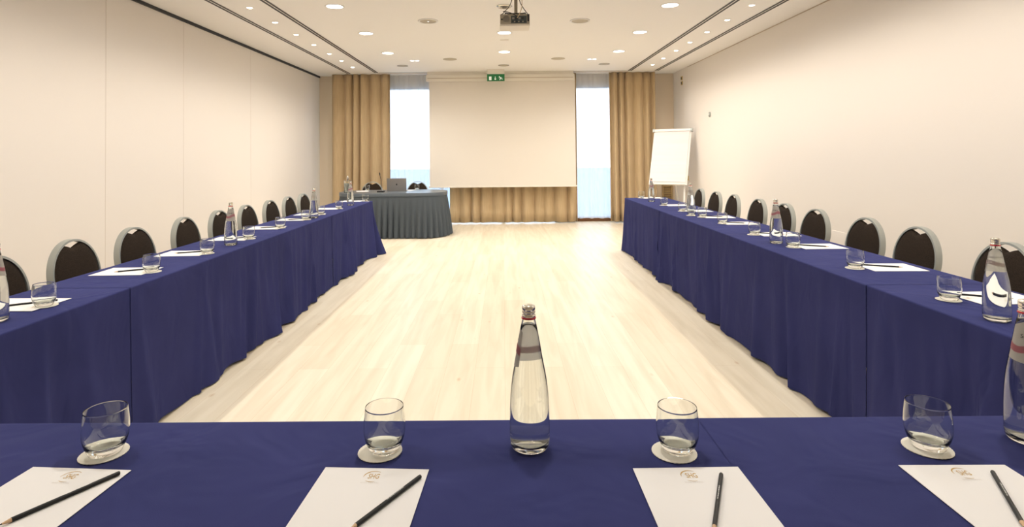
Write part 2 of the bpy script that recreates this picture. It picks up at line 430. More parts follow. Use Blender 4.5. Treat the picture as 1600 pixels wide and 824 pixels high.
for px, py, lab, s in ((669,32.5,'large round ceiling speaker left of the projector with a tiny centre lamp',1),
                    (906,32,'large round ceiling speaker right of the projector',0)):
    p = at(px, py, z=CEIL)
    t = thing('ceiling_speaker', lab, 'speaker', p, group='round ceiling speakers with white rims')
    MB().lathe([(0.100, 0), (0.122, 0), (0.124, -0.008), (0.116, -0.013), (0.102, -0.010), (0.100, 0)], 40).build('rim', M['white'], t, smooth=True)
    MB().lathe([(0.1015, -0.0005), (0.1, -0.008), (0.001, -0.009)], 40, close=True).build('speaker_grille', M['speaker'], t, smooth=True)
    if s: MB().lathe([(0.010, -0.0085), (0.008, -0.011), (0.001, -0.012)], 16, close=True).build('indicator_lamp', M['smallwhite'], t)
for px, py, lab in ((703,92.5,'flush beige round speaker in the ceiling left of the exit sign'),(872,91.5,'flush beige round speaker in the ceiling right of the exit sign')):
    p = at(px, py, z=CEIL)
    tag(MB().lathe([(0.118, 0.0005), (0.118, -0.004), (0.112, -0.006), (0.001, -0.006)], 40, close=True).build('ceiling_speaker', M['speaker'], smooth=True), lab, 'speaker', 'flush beige ceiling speakers').location = p
for px, py, lab in ((648,94.5,'small bright twin spot in the far left of the ceiling'),(925,92,'small bright twin spot in the far right of the ceiling')):
    p = at(px, py, z=CEIL)
    t = thing('twin_spotlight', lab, 'spotlight', p, group='twin bright spots near the window')
    MB().box(-0.085, 0.085, -0.045, 0.045, -0.005, 0.0005).build('lamp_plate', M['white'], t, bevel=0.002)
    for s in (-1, 1):
        MB().lathe([(0.033, -0.004), (0.028, -0.012), (0.001, -0.014)], 20, c=(s*0.042, 0, 0), close=True).build('lamp', M['smallwhite'], t, smooth=True)
    l = bpy.data.lights.new('spot_beam', 'SPOT'); l.energy = 75; l.color = (1.0, 0.95, 0.88); l.spot_size = math.radians(150); l.spot_blend = 1.0; l.shadow_soft_size = 0.04
    lo = bpy.data.objects.new('spot_beam', l); col.objects.link(lo); lo.parent = t; lo.location = (0, 0, -0.03)
p = at(788, 65.5, z=CEIL)
t = thing('ceiling_access_panel', 'faint square access panel in the ceiling between two middle downlights', 'access panel', p)
MB().box(-0.06, 0.06, -0.16, 0.16, -0.004, 0.0005).build('panel', M['ceiling'], t)
MB().box(-0.06, 0.06, -0.165, -0.15, -0.006, 0.0).build('panel_edge', M['joint'], t)
p = at(788, 9.5, z=CEIL)
t = thing('smoke_detector', 'chrome ringed detector on the ceiling behind the projector pole', 'detector', p)
MB().lathe([(0.045, 0), (0.085, 0), (0.088, -0.006), (0.075, -0.014), (0.048, -0.010), (0.045, 0)], 32).build('detector_ring', M['chrome'], t, smooth=True)
MB().lathe([(0.046, 0), (0.030, -0.012), (0.020, -0.030), (0.001, -0.032)], 24, close=True).build('detector_head', M['grille'], t, smooth=True)

# ------------------------------------------------------------------ projector on its pole
PY = 5.3
pc = at(804.5, 29.5, y=PY)
wpx = PY/F
pr = thing('ceiling_projector', 'beige projector hanging from the ceiling on a pole, seen from behind', 'projector', (pc.x, PY, pc.z))
hw = 23.2*wpx; hh = 7.6*wpx; dep = 0.21
body = MB().box(-hw, hw, 0.0, dep, -hh, hh).build('rear_housing', M['projgrey'], pr, bevel=0.006)
MB().box(-hw*1.02, hw*1.02, 0.012, dep+0.015, -hh-0.018, -hh+0.004).build('lower_shell', M['projwhite'], pr, bevel=0.007)
pp = MB().box(-hw*0.26, hw*0.80, -0.003, 0.004, -hh*0.88, hh*0.62).build('port_plate', M['teal'], pr)
for i in range(7):
    x = -hw*0.2 + i*hw*0.14
    MB().box(x, x+hw*0.085, -0.007, -0.002, -hh*0.72, -hh*0.45).build('socket', M['projgrey'] if i % 2 else M['dark'], pp)
for i in range(4):
    x = -hw*0.18 + i*hw*0.21
    MB().box(x, x+hw*0.15, -0.008, -0.002, -hh*0.1, hh*0.32).build('socket', M['dark'] if i % 2 else M['grille'], pp)
sg = MB()
for i in range(9):
    z = -hh*0.6 + i*hh*0.15
    ww = math.sqrt(max(0.0, 1-((z)/(hh*0.72))**2))*hh*0.72
    sg.box(-hw*0.58-ww, -hw*0.58+ww, -0.004, 0.002, z-0.0012, z+0.0012)
sg.build('speaker_slots', M['grille'], pr)
MB().lathe([(0.008, -0.003), (0.008, 0.003)], 16, c=(0, 0, 0), close=True).build('screw_boss', M['dark'], pr).matrix_local = Matrix.Translation((-hw*0.88, 0, -hh*0.1)) @ Matrix.Rotation(PI/2, 4, 'X')
MB().box(hw*0.84, hw*0.97, -0.006, 0.004, -hh*0.5, hh*0.95).build('power_inlet', M['dark'], pr, bevel=0.002)
MB().tube([(0.012, 0.1, hh+0.02), (0.012, 0.1, CEIL-pc.z)], 0.016, 16).build('pole', M['pole'], pr, smooth=True)
MB().lathe([(0.06, 0), (0.06, -0.02), (0.02, -0.035)], 24, c=(0.012, 0.1, CEIL-pc.z), close=True).build('ceiling_mount', M['pole'], pr, smooth=True)
mb = MB().box(-0.05, 0.07, 0.05, 0.15, hh+0.012, hh+0.022)
for a in ((-0.09, 0.03), (0.1, 0.03), (-0.08, 0.17), (0.1, 0.17)):
    mb.tube([(0.012, 0.1, hh+0.02), (a[0], a[1], hh+0.016), (a[0], a[1], hh-0.004)], 0.006, 8)
mb.build('mount_arms', M['dark'], pr)
def bez(a, b, c, d, n=14):
    a, b, c, d = map(Vector, (a, b, c, d)); return [a*(1-t)**3+b*3*t*(1-t)**2+c*3*t*t*(1-t)+d*t**3 for t in [i/n for i in range(n+1)]]
top = CEIL-pc.z
MB().tube(bez((-0.005, 0.08, top), (-0.01, 0.05, top-0.2), (-0.05, 0.0, hh+0.06), (-0.085, -0.02, hh+0.03)) + bez((-0.085, -0.02, hh+0.03), (-0.095, -0.025, hh+0.02), (-0.1, -0.02, hh+0.0), (-hw*0.93, -0.004, hh*0.9), 6)[1:], 0.0035, 8).build('cable', M['dark'], pr, smooth=True)
MB().tube(bez((0.028, 0.08, top), (0.03, 0.04, top-0.22), (0.06, -0.01, hh+0.08), (hw*0.88, -0.006, hh*0.9)), 0.0035, 8).build('cable', M['dark'], pr, smooth=True)
MB().tube(bez((0.04, 0.08, top), (0.075, 0.03, top-0.2), (0.085, -0.03, hh+0.05), (0.02, -0.008, hh*0.15)), 0.0035, 8).build('cable', M['cream_cable'], pr, smooth=True)
MB().tube(bez((-0.11, -0.01, hh+0.022), (-0.06, -0.02, hh+0.02), (-0.02, -0.02, hh+0.0), (0.03, -0.005, hh*0.4)), 0.004, 8).build('cable', M['dark'], pr, smooth=True)

# ------------------------------------------------------------------ projection screen, exit sign
SY = 11.25
sl = at(666, 121, y=SY); sr = at(897.5, 121, y=SY)
fl = at(671, 200, y=SY).x; fr_ = at(899, 200, y=SY).x; fb = at(786, 291, y=SY).z
scn = thing('projection_screen', 'pulled down matte projection screen in the middle of the window wall', 'projection screen', ((sl.x+sr.x)/2, SY, CEIL))
cx = (sl.x+sr.x)/2
ct, cb = at(786, 116.5, y=SY).z-CEIL, at(786, 127, y=SY).z-CEIL
MB().box(sl.x-cx, sr.x-cx, -0.05, 0.06, cb, ct).build('screen_case', M['screenbar'], scn, bevel=0.012)
MB().box(sl.x-cx+0.03, sr.x-cx-0.03, -0.056, -0.048, cb+0.055, cb+0.066).build('case_groove', M['joint'], scn)
MB().box(sl.x-cx+0.02, sr.x-cx-0.02, -0.02, 0.05, ct-0.002, 0.0).build('mounting_rail', M['screenbar'], scn)
MB().box(fl-cx, fr_-cx, -0.002, 0.002, fb-CEIL, cb+0.01).build('screen_fabric', M['screen'], scn)
MB().box(fl-cx-0.02, fr_-cx+0.02, -0.012, 0.012, fb-CEIL-0.022, fb-CEIL+0.006).build('bottom_bar', M['screenbar'], scn, bevel=0.004)
EY = 10.95
ea, eb = at(761, 116, y=EY), at(788.5, 126.5, y=EY)
ex = thing('exit_sign', 'green emergency exit sign with running figure above the screen', 'exit sign', ((ea.x+eb.x)/2, EY, (ea.z+eb.z)/2))
ew, eh = (eb.x-ea.x)/2, (ea.z-eb.z)/2
MB().box(-ew, ew, 0, 0.03, -eh, eh).build('sign_face', M['green'], ex, bevel=0.002)
MB().box(-ew*0.98, ew*0.98, 0.002, 0.03, eh, CEIL-(ea.z+eb.z)/2).build('sign_housing', M['screenbar'], ex)
g = MB(); g.box(-0.78*ew, -0.50*ew, -0.003, 0.001, -0.75*eh, 0.3*eh); g.build('door_symbol', M['signwhite'], ex)
g = MB(); g.box(-0.10*ew, -0.04*ew, -0.003, 0.001, -0.4*eh, 0.3*eh)
g.add([(-0.2*ew, -0.003, -0.35*eh), (0.06*ew, -0.003, -0.35*eh), (-0.07*ew, -0.003, -0.75*eh), (-0.2*ew, 0.001, -0.35*eh), (0.06*ew, 0.001, -0.35*eh), (-0.07*ew, 0.001, -0.75*eh)],
      [(0,1,2), (3,5,4), (0,3,4,1), (1,4,5,2), (2,5,3,0)])
g.build('arrow_symbol', M['signwhite'], ex)
g = MB()
def stroke(a, b, r): g.tube([(a[0]*ew, -0.002, a[1]*eh), (b[0]*ew, -0.002, b[1]*eh)], r, 6)
g.lathe([(0.001, -0.009), (0.007, -0.006), (0.009, 0), (0.007, 0.006), (0.001, 0.009)], 12, c=(0.40*ew, -0.003, 0.26*eh))
stroke((0.46, 0.1), (0.58, -0.3), 0.009); stroke((0.50, 0.0), (0.34, -0.12), 0.004); stroke((0.50, 0.05), (0.72, -0.02), 0.004)
stroke((0.58, -0.3), (0.44, -0.5), 0.006); stroke((0.44, -0.5), (0.46, -0.75), 0.005); stroke((0.58, -0.3), (0.78, -0.48), 0.006)
g.build('running_figure_symbol', M['signwhite'], ex)

# ------------------------------------------------------------------ curtains
def curtain(name, x0, x1, y, zb, zt, mt, label, cat, seed, amp=0.05, per=0.17, pinch=0.7, group=None, hemwave=0.006):
    rnd = random.Random(seed)
    ph = [rnd.uniform(0, 6.28) for _ in range(4)]
    nx = max(40, int((x1-x0)/0.012)); nz = 14
    mb = MB(); vs, fs = [], []
    for j in range(nz+1):
        t = j/nz; z = zb + (zt-zb)*t
        for i in range(nx+1):
            u = i/nx; x = x0 + (x1-x0)*u
            s = (x-x0)/per*2*PI
            w = s + 0.9*math.sin(s*0.31+ph[0]) + 0.6*math.sin(s*0.17+ph[1]) + 0.25*math.sin(3*t+ph[2])
            f = math.sin(w); f = (1-abs(math.sin(w*0.5))**0.8)*2-1
            a = amp*(0.55+0.45*(1-t))*(0.75+0.25*math.sin(s*0.23+ph[3]))
            vs.append((x + 0.35*a*math.cos(w)*0.6, y + a*f, z + (hemwave*math.sin(w*0.5+ph[0]) if j == 0 else 0)))
    for j in range(nz):
        for i in range(nx):
            a = j*(nx+1)+i; fs.append((a, a+1, a+nx+2, a+nx+1))
    mb.add(vs, fs); o = mb.build(name, mt, smooth=True, angle=180)
    md = o.modifiers.new('cloth_thickness', 'SOLIDIFY'); md.thickness = 0.002 if mt != M['sheer'] else 0.0
    if mt == M['sheer']: o.modifiers.remove(md)
    return tag(o, label, cat, group)
CY = 11.52; TOP = CEIL-0.004
def X(px, y=CY, py=230): return at(px, py, y=y).x
curtain('curtain', X(519), X(610), CY-0.03, 0.045, TOP, M['curtain'], 'tan full length curtain at the left end of the window wall', 'curtain', 3, 0.11, 0.19)
curtain('curtain', X(952), X(1024), CY-0.03, 0.03, TOP, M['curtain'], 'tan full length curtain at the right end beside the flip chart', 'curtain', 5, 0.11, 0.17)
curtain('curtain', X(702), X(901), CY, 0.022, TOP, M['curtain'], 'tan curtain hanging behind the projection screen', 'curtain', 8, 0.065, 0.21)
curtain('sheer_curtain', X(600, 11.66), X(700, 11.66), 11.66, 0.05, TOP, M['sheer'], 'white sheer curtain left of the projection screen glowing with daylight', 'sheer curtain', 11, 0.022, 0.10)
curtain('sheer_curtain', X(888, 11.66), X(962, 11.66), 11.66, 0.07, TOP, M['sheer'], 'white sheer curtain right of the projection screen glowing with daylight', 'sheer curtain', 12, 0.022, 0.10)

# ------------------------------------------------------------------ tablecloths
def fold_fn(rnd, length, dens=5.0, lo=0.015, hi=0.065):
    F_ = [(rnd.uniform(0, length), rnd.uniform(lo, hi), rnd.uniform(0.35, 1.0)*rnd.choice((1, 1, -0.7)), rnd.uniform(-0.12, 0.12)) for _ in range(int(length*dens))]
    def f(s, t):
        r = 0
        for c, w, a, sl_ in F_:
            d = (s-c-sl_*t)/(w*(0.5+0.7*t)); 
            if abs(d) < 3: r += a*math.exp(-d*d)
        return r
    return f
def side(p0, p1, n, step=0.02, a=1.0):
    L_ = math.hypot(p1[0]-p0[0], p1[1]-p0[1]); k_ = max(2, int(L_/step))
    return [(p0[0]+(p1[0]-p0[0])*i/k_, p0[1]+(p1[1]-p0[1])*i/k_, n[0], n[1], 0.0, a) for i in range(k_+1)]
def corner(c, a0, a1, r, ext, n=9):
    out = []
    for i in range(1, n):
        a = a0+(a1-a0)*i/n
        out.append((c[0]+r*math.cos(a), c[1]+r*math.sin(a), math.cos(a), math.sin(a), ext*math.sin(PI*i/n)**1.5, 1.0))
    return out
def cloth(name, paths, z, hem, mt, seed, amp=0.022, flare=0.012, dens=5.0, parent=None, foldf=None, flat=0.0, rows=16, hemwave=0.006, roomfold=None):
    rnd = random.Random(seed); mb = MB(); topv = []
    for path in paths:
        s = [0.0]
        for i in range(1, len(path)):
            s.append(s[-1] + max(1e-4, math.hypot(path[i][0]-path[i-1][0]+0.03*(path[i][2]-path[i-1][2]), path[i][1]-path[i-1][1]+0.03*(path[i][3]-path[i-1][3]))))
        ff = foldf or fold_fn(rnd, s[-1], dens)
        prof = [(-0.012, 0.0), (-0.004, -0.0006), (-0.001, -0.003), (0.0, -0.008)]
        vs = []
        for (o_, dz) in prof:
            for (x, y, nx, ny, e, am) in path: vs.append((x+nx*o_, y+ny*o_, z+dz))
        for j in range(1, rows+1):
            t = j/rows
            for (x, y, nx, ny, e, am), s_ in zip(path, s):
                tt = max(0.0, (t-flat)/(1-flat))
                o_ = am*(flare*tt + amp*tt**0.75*(roomfold(y+0.8*abs(x), t) if roomfold else ff(s_, t))) + e*tt**1.6
                o_ = max(o_, -0.015)
                zz = z-0.008 - (z-0.008-hem)*t
                if j == rows: q_ = y if roomfold else s_; zz += hemwave*math.sin(q_*7+(0 if roomfold else seed)) + hemwave*0.5*math.sin(q_*17)
                vs.append((x+nx*o_, y+ny*o_, zz))
        n = len(path); fs = []
        for j in range(rows+len(prof)-1):
            for i in range(n-1): fs.append((j*n+i, j*n+i+1, (j+1)*n+i+1, (j+1)*n+i))
        off = len(mb.v); mb.add(vs, fs); topv += [off+i for i in range(n)]
    mb.f.append(tuple(topv))
    return mb.build(name, mt, parent, smooth=True, angle=50)
TZ = 0.75
LX0, LX1, RX0, RX1 = -2.27, at(200, 451, z=TZ).x, at(1354, 445.7, z=TZ).x, 2.27
def ymid(px, py): return at(px, py, z=TZ).y
LY = [1.42, ymid(202, 450), ymid(436, 367), ymid(520, 337.0), ymid(592, 314)]
RY = [1.42, ymid(1354, 445.7), ymid(1108, 358), ymid(1029, 329), ymid(979, 309.5)]
near = ['nearest the front table', 'second from the front', 'third from the front', 'at the far end']
RF = {-1: fold_fn(random.Random(31), 11.5, 8.0), 1: fold_fn(random.Random(52), 11.5, 8.0)}
for i in range(4):
    for sd, x0, x1, Ys, nm in ((-1, LX0, LX1, LY, 'left'), (1, RX0, RX1, RY, 'right')):
        y0, y1 = Ys[i], Ys[i+1]+ (0.004 if i < 3 else 0)
        zt = TZ + (0.0012 if i % 2 else 0.0)
        ex_ = 0.003 if i % 2 else 0.0
        al, ar = (0.3, 1.0) if sd < 0 else (1.0, 0.3)
        if i < 3:
            P_ = [side((x0-ex_, y0), (x0-ex_, y1), (-1, 0), a=al), side((x1+ex_, y1), (x1+ex_, y0), (1, 0), a=ar)]
        else:
            r = 0.012
            el, er = (0.05, 0.20) if sd < 0 else (0.03, 0.05)
            P_ = [side((x0-ex_, y0), (x0-ex_, y1-r), (-1, 0), a=al) + corner((x0-ex_+r, y1-r), PI, PI/2, r, el) +
                  side((x0-ex_+r, y1), (x1+ex_-r, y1), (0, 1)) + corner((x1+ex_-r, y1-r), PI/2, 0, r, er) +
                  side((x1+ex_, y1-r), (x1+ex_, y0), (1, 0), a=ar)]
        o = cloth('tablecloth', P_, zt, 0.012, M['navy'], 20+i*2+(sd > 0), amp=0.042, roomfold=RF[sd])
        tag(o, 'navy tablecloth on the long %s table, %s' % (nm, near[i]), 'tablecloth', 'navy tablecloths of the U-shaped table')
FY0, FY1 = 0.86, at(800, 655, z=TZ).y
seam = at(1112, 685, z=TZ).x
ra = -0.003
def frontcloth(x0, x1, zt, seed, label):
    def pt(x, y): return (x, y + x*ra)
    P_ = [side(pt(x0, FY1), pt(x1, FY1), (0, 1)), side(pt(x1, FY0), pt(x0, FY0), (0, -1))]
    tag(cloth('tablecloth', P_, zt, 0.012, M['navy'], seed, amp=0.008, flare=0.004), label, 'tablecloth', 'navy tablecloths of the U-shaped table')
frontcloth(-1.75, seam+0.002, TZ, 41, 'navy tablecloth of the front table left of its seam, under the middle bottle')
frontcloth(seam, 1.75, TZ+0.0012, 42, 'navy tablecloth of the front table right of its seam, under the rightmost tumbler')

# ------------------------------------------------------------------ presenter table with pleated skirt
def superpath(cx, cy, hx, hy, r, n=14):
    pts = []
    for (sx, sy, a0) in ((1, 1, 0), (-1, 1, PI/2), (-1, -1, PI), (1, -1, 3*PI/2)):
        for i in range(n+1):
            a = a0+PI/2*i/n
            pts.append((cx+sx*(hx-r)+r*math.cos(a), cy+sy*(hy-r)+r*math.sin(a), math.cos(a), math.sin(a), 0.0, 1.0))
    dense = []
    for i in range(len(pts)):
        p, q = pts[i], pts[(i+1) % len(pts)]
        d = math.hypot(q[0]-p[0], q[1]-p[1]); k_ = max(1, int(d/0.012))
        for j in range(k_):
            u = j/k_; nx, ny = p[2]*(1-u)+q[2]*u, p[3]*(1-u)+q[3]*u; l = math.hypot(nx, ny)
            dense.append((p[0]*(1-u)+q[0]*u, p[1]*(1-u)+q[1]*u, nx/l, ny/l, 0.0, 1.0))
    dense.append(dense[0]); return dense
PZ = 0.745
pl_, pr_ = at(530, 303, z=PZ), at(696, 298.5, z=PZ)
pyf = at(602, 302.5, z=PZ).y
PX0, PX1 = at(528, 300, y=pyf+0.25).x, at(697, 298, y=pyf+0.4).x
pcx, phx = (PX0+PX1)/2, (PX1-PX0)/2
pcy, phy = pyf+0.48, 0.48
pt_ = thing('skirted_table', 'presenter table with pleated slate grey skirt and rounded end in front of the left curtain', 'table', (pcx, pcy, 0))
path = superpath(0, 0, phx, phy, 0.40)
def pleat(s, t):
    u = (s/0.095) % 1.0
    v = abs(math.sin(PI*u))**0.8
    return v*(1+0.25*math.sin(s*9)) + 0.2*math.sin(s*3.1)
sk = cloth('table_skirt', [path], PZ-0.002, 0.012, M['slate'], 3, amp=0.068, flare=0.02, parent=pt_, foldf=pleat, flat=0.10, rows=18, hemwave=0.002)
tp = MB(); n = len(path)-1
tp.add([(p[0]+p[2]*0.004, p[1]+p[3]*0.004, PZ+0.003) for p in path[:-1]] + [(p[0]+p[2]*0.007, p[1]+p[3]*0.007, PZ-0.001) for p in path[:-1]] + [(p[0]+p[2]*0.007, p[1]+p[3]*0.007, PZ-0.055) for p in path[:-1]],
       [tuple(range(n))] + [(i, (i+1) % n, n+(i+1) % n, n+i) for i in range(n)] + [(n+i, n+(i+1) % n, 2*n+(i+1) % n, 2*n+i) for i in range(n)])
tp.build('table_topcloth', M['slate_top'], pt_, smooth=True, angle=40)
PT = PZ+0.0035

# ------------------------------------------------------------------ chairs
def make_chair():
    t = thing('banquet_chair', '', 'chair')
    def yb(z): return -0.20 - (z-0.45)*0.16
    zb, zm, ztop, hw_ = 0.47, 0.645, 0.873, 0.205
    def outline(n=40, k=0.0):
        pts = []
        a, b = hw_-k, ztop-zm-k
        for i in range(8): pts.append((-(0.180-k+(0.025)*i/8), zb+(zm-zb)*i/8))
        for i in range(n+1):
            th = PI - PI*i/n
            pts.append((a*math.cos(th), zm+b*math.sin(th)**0.94 if math.sin(th) > 0 else zm))
        for i in range(7, -1, -1): pts.append((0.180-k+(0.025)*i/8, zb+(zm-zb)*i/8))
        return pts
    o1, o2 = outline(40, 0), outline(40, 0.012)
    n = len(o1); vs = []
    for pts, dy in ((o1, 0.020), (o1, -0.020), (o2, -0.020), (o2, 0.020)):
        for x, z in pts: vs.append((x, yb(z)+dy, z))
    fs = []
    for r in range(4):
        q = (r+1) % 4
        for i in range(n-1): fs.append((r*n+i, r*n+i+1, q*n+i+1, q*n+i))
    fs += [(0, n, 2*n, 3*n), (n-1, 4*n-1, 3*n-1, 2*n-1)]
    MB().add(vs, fs).build('back_frame', M['frame'], t, smooth=True, angle=50)
    # upholstered back with the notch of the hand grip
    pad = []
    for x, z in outline(40, 0.0125):
        if abs(x) < 0.075 and z > zm: z -= 0.044*(1-abs(x)/0.075)**0.9
        pad.append((x, z))
    pad = [(-0.158, zb)] + pad[1:-1] + [(0.158, zb)]
    c = (0.0, 0.66); rings = [(1.0, 0.006), (0.985, 0.013), (0.94, 0.017), (0.8, 0.020), (0.45, 0.022)]
    m_ = len(pad); vs = []; fs = []
    seq = [(s_, -d) for s_, d in reversed(rings)] + [(s_, d) for s_, d in rings]
    for s_, d in seq:
        for x, z in pad:
            zz = c[1]+(z-c[1])*s_; vs.append((c[0]+(x-c[0])*s_, yb(zz)+d, zz))
    for r in range(len(seq)-1):
        for i in range(m_): fs.append((r*m_+i, r*m_+(i+1) % m_, (r+1)*m_+(i+1) % m_, (r+1)*m_+i))
    fs += [tuple(range(m_)), tuple((len(seq)-1)*m_+i for i in range(m_))]
    MB().add(vs, fs).build('backrest', M['brown'], t, smooth=True, angle=60)
    # seat
    st = MB(); prof = []
    for (ins, z) in ((0.03, 0.40), (0.0, 0.41), (0.0, 0.44), (0.012, 0.455), (0.05, 0.465)):
        prof.append([(x, y, z) for x, y in rrect(0.205-ins, 0.155-ins, max(0.01, 0.06-ins*0.5), (0, -0.045))])
    n = len(prof[0]); vs = [p for r in prof for p in r]
    fs = [(r*n+i, r*n+(i+1) % n, (r+1)*n+(i+1) % n, (r+1)*n+i) for r in range(len(prof)-1) for i in range(n)]
    fs += [tuple(range(n)), tuple((len(prof)-1)*n+i for i in range(n))]
    st.add(vs, fs).build('seat', M['brown'], t, smooth=True, angle=60)
    MB().tube([(-0.19, -0.19, 0.39), (0.19, -0.19, 0.39), (0.18, 0.09, 0.39), (-0.18, 0.09, 0.39), (-0.19, -0.19, 0.39)], 0.010, 8).build('seat_frame', M['frame'], t, smooth=True)
    for s in (-1, 1):
        MB().tube([(s*0.175, yb(0.49), 0.49), (s*0.18, -0.20, 0.42), (s*0.19, -0.25, 0.0)], 0.011, 8).build('leg', M['frame'], t, smooth=True)
        MB().tube([(s*0.185, 0.085, 0.40), (s*0.195, 0.10, 0.0)], 0.011, 8).build('leg', M['frame'], t, smooth=True)
    return t
def rrect(hx, hy, r, c=(0, 0), n=5):
    pts = []
    for sx, sy, a0 in ((1, 1, 0), (-1, 1, PI/2), (-1, -1, PI), (1, -1, 3*PI/2)):
        for i in range(n+1):
            a = a0+PI/2*i/n; pts.append((c[0]+sx*(hx-r)+r*math.cos(a), c[1]+sy*(hy-r)+r*math.sin(a)))
    return pts
chair0 = make_chair(); used = []
def place_chair(x, y, rz, label, group):
    if not used: o = chair0; o.location = (x, y, 0); o.rotation_euler = (0, 0, rz); o['label'] = label; o['group'] = group; used.append(1)
    else: o = dup(chair0, (x, y, 0), rz, label, group)
    return o
# the top of a back stands 0.268 m behind the chair's origin
LC = [(-22,396),(110,370),(205,353),(286,338),(340,328),(383,320),(420,312.5),(449,307.6),(472,302.5)]
RC = [(1577,378),(1437.8,353.5),(1357.7,340.5),(1279,327.4),(1228.6,319.4),(1187,311.4),(1148,304.6),(1120.4,300.4),(1095,295.6)]
for L_, nm, sd in ((LC, 'left', -1), (RC, 'right', 1)):
    for i, (px, py) in enumerate(L_):
        xt = sd*(2.70 if sd < 0 else 2.77)
        p = at(px, py, x=xt)
        jig = random.Random(i*7+sd).uniform(-0.03, 0.03)
        place_chair(xt - sd*0.268, p.y, (-PI/2 if sd < 0 else PI/2)+jig,
            'brown chair with silver frame along the %s wall, %s from the camera' % (nm, ORD[i]), 'chairs along the outer sides of the tables')
for px, py, lab in ((561, 288.5, 'brown arched chair behind the presenter table, beside the clear carafe'), (640, 287.5, 'brown arched chair behind the presenter table, half hidden by the laptop')):
    p = at(px, py, z=0.873)
    place_chair(p.x, max(p.y-0.268, pcy+phy+0.28), PI, lab, 'chairs behind the presenter table')

# ------------------------------------------------------------------ table settings
def make_tumbler():
    t = thing('tumbler', '', 'glass')
    prof = [(0.0005, 0.0), (0.026, 0.0), (0.031, 0.0025), (0.0335, 0.008), (0.0395, 0.022), (0.0422, 0.032), (0.0434, 0.041), (0.0437, 0.051), (0.0434, 0.061), (0.0426, 0.071), (0.0415, 0.081), (0.0404, 0.0900), (0.0401, 0.0926),
            (0.0399, 0.0932), (0.0395, 0.0932), (0.0393, 0.0926), (0.0396, 0.0900), (0.0407, 0.081), (0.0418, 0.071), (0.0426, 0.061), (0.0429, 0.051), (0.0426, 0.041), (0.0414, 0.032), (0.0386, 0.0235), (0.0345, 0.0185), (0.028, 0.0155), (0.015, 0.0135), (0.0005, 0.013)]
    o = MB().lathe(prof, 48).build('tumbler', M['glass'], smooth=True, angle=40)
    col.objects.unlink(o); bpy.data.objects.remove(t); return o.data
TUMB = make_tumbler()
COAST = MB().lathe([(0.0455, 0.0), (0.0455, 0.0012), (0.040, 0.0015), (0.0005, 0.0014)], 144, close=True,
                   sc_=lambda k, n: 1+0.018*abs(math.sin(PI*k/4))).build('coaster', M['coaster'])
COASTM = COAST.data; bpy.data.objects.remove(COAST)
def single(name, me, loc, label, cat, group, rz=0):
    o = bpy.data.objects.new(name, me); col.objects.link(o); o.location = loc; o.rotation_euler = (0, 0, rz)
    return tag(o, label, cat, group)

# bottle
BPROF = [(0.0, 0.034), (0.002, 0.038), (0.008, 0.0415), (0.02, 0.0428), (0.05, 0.0430), (0.08, 0.0424), (0.111, 0.0410), (0.135, 0.0388), (0.154, 0.0362), (0.18, 0.0312),
         (0.20, 0.0276), (0.22, 0.0244), (0.243, 0.0202), (0.262, 0.0165), (0.275, 0.0140), (0.285, 0.0130)]
def brad(z):
    for (z0, r0), (z1, r1) in zip(BPROF, BPROF[1:]):
        if z0 <= z <= z1: return r0+(r1-r0)*(z-z0)/(z1-z0)
    return BPROF[-1][1]
def bottle_mesh():
    out = [(0.0005, 0.004)] + [(0.020, 0.003), (0.030, 0.0)] + [(r, z) for z, r in BPROF]
    inn = [(r-0.0028, z) for z, r in reversed(BPROF) if z > 0.015] + [(0.034, 0.012), (0.022, 0.010), (0.0005, 0.013)]
    a = MB().lathe(out+[(0.0115, 0.2865)]+inn, 48).build('glass_body', M['glass'], smooth=True, angle=180)
    wt = [(0.0005, 0.0126), (0.022, 0.0096), (0.0344, 0.0116)] + [(r-0.0025, z) for z, r in BPROF if 0.015 < z < 0.262] + [(0.0150, 0.2620), (0.0005, 0.2615)]
    b = MB().lathe(wt, 48).build('water', M['water'], smooth=True, angle=180)
    c = MB()
    c.lathe([(0.0138, 0.276), (0.0145, 0.279), (0.0145, 0.282), (0.0131, 0.2835), (0.0131, 0.2855), (0.0143, 0.287), (0.0143, 0.290), (0.0139, 0.2905), (0.0139, 0.2915), (0.0143, 0.292), (0.0143, 0.298), (0.0135, 0.3015), (0.010, 0.3028), (0.0005, 0.303)], 32)
    c = c.build('screw_cap', M['cap'], smooth=True, angle=60)
    d = MB().lathe([(0.0142, 0.2735), (0.0158, 0.2745), (0.0158, 0.277), (0.0142, 0.278), (0.0136, 0.276), (0.0142, 0.2735)], 32).build('red_ring', M['red'], smooth=True)
    def patch(z0f, z1f, span, dr, n=40, m_=24):
        vs, fs = [], []
        for j in range(m_+1):
            for i in range(n+1):
                u = i/n*2-1; z = z0f(u)+(z1f(u)-z0f(u))*j/m_
                r = brad(z)+dr; a_ = u*span/2; vs.append((r*math.cos(a_), r*math.sin(a_), z))
        for j in range(m_):
            for i in range(n): q = j*(n+1)+i; fs.append((q, q+1, q+n+2, q+n+1))
        return MB().add(vs, fs)
    lb = patch(lambda u: 0.172+0.006*u*u, lambda u: 0.262-0.014*abs(u), math.radians(170), 0.0003).build('paper_label', M['label'], smooth=True, angle=180)
    bd = patch(lambda u: 0.198+0.006*math.sin(u*3), lambda u: 0.214+0.008*math.sin(u*3), math.radians(169), 0.0010).build('label_band', M['labelred'], smooth=True, angle=180)
    tx = text_mesh('Surgiva', 0.0115, M['ink'], 'label_writing', None)
    for v in tx.data.vertices:
        z = 0.228+v.co.y; r = brad(z)+0.0011; a_ = v.co.x/0.024; v.co = (r*math.cos(a_), r*math.sin(a_), z)
    return a, b, c, d, lb, bd, tx
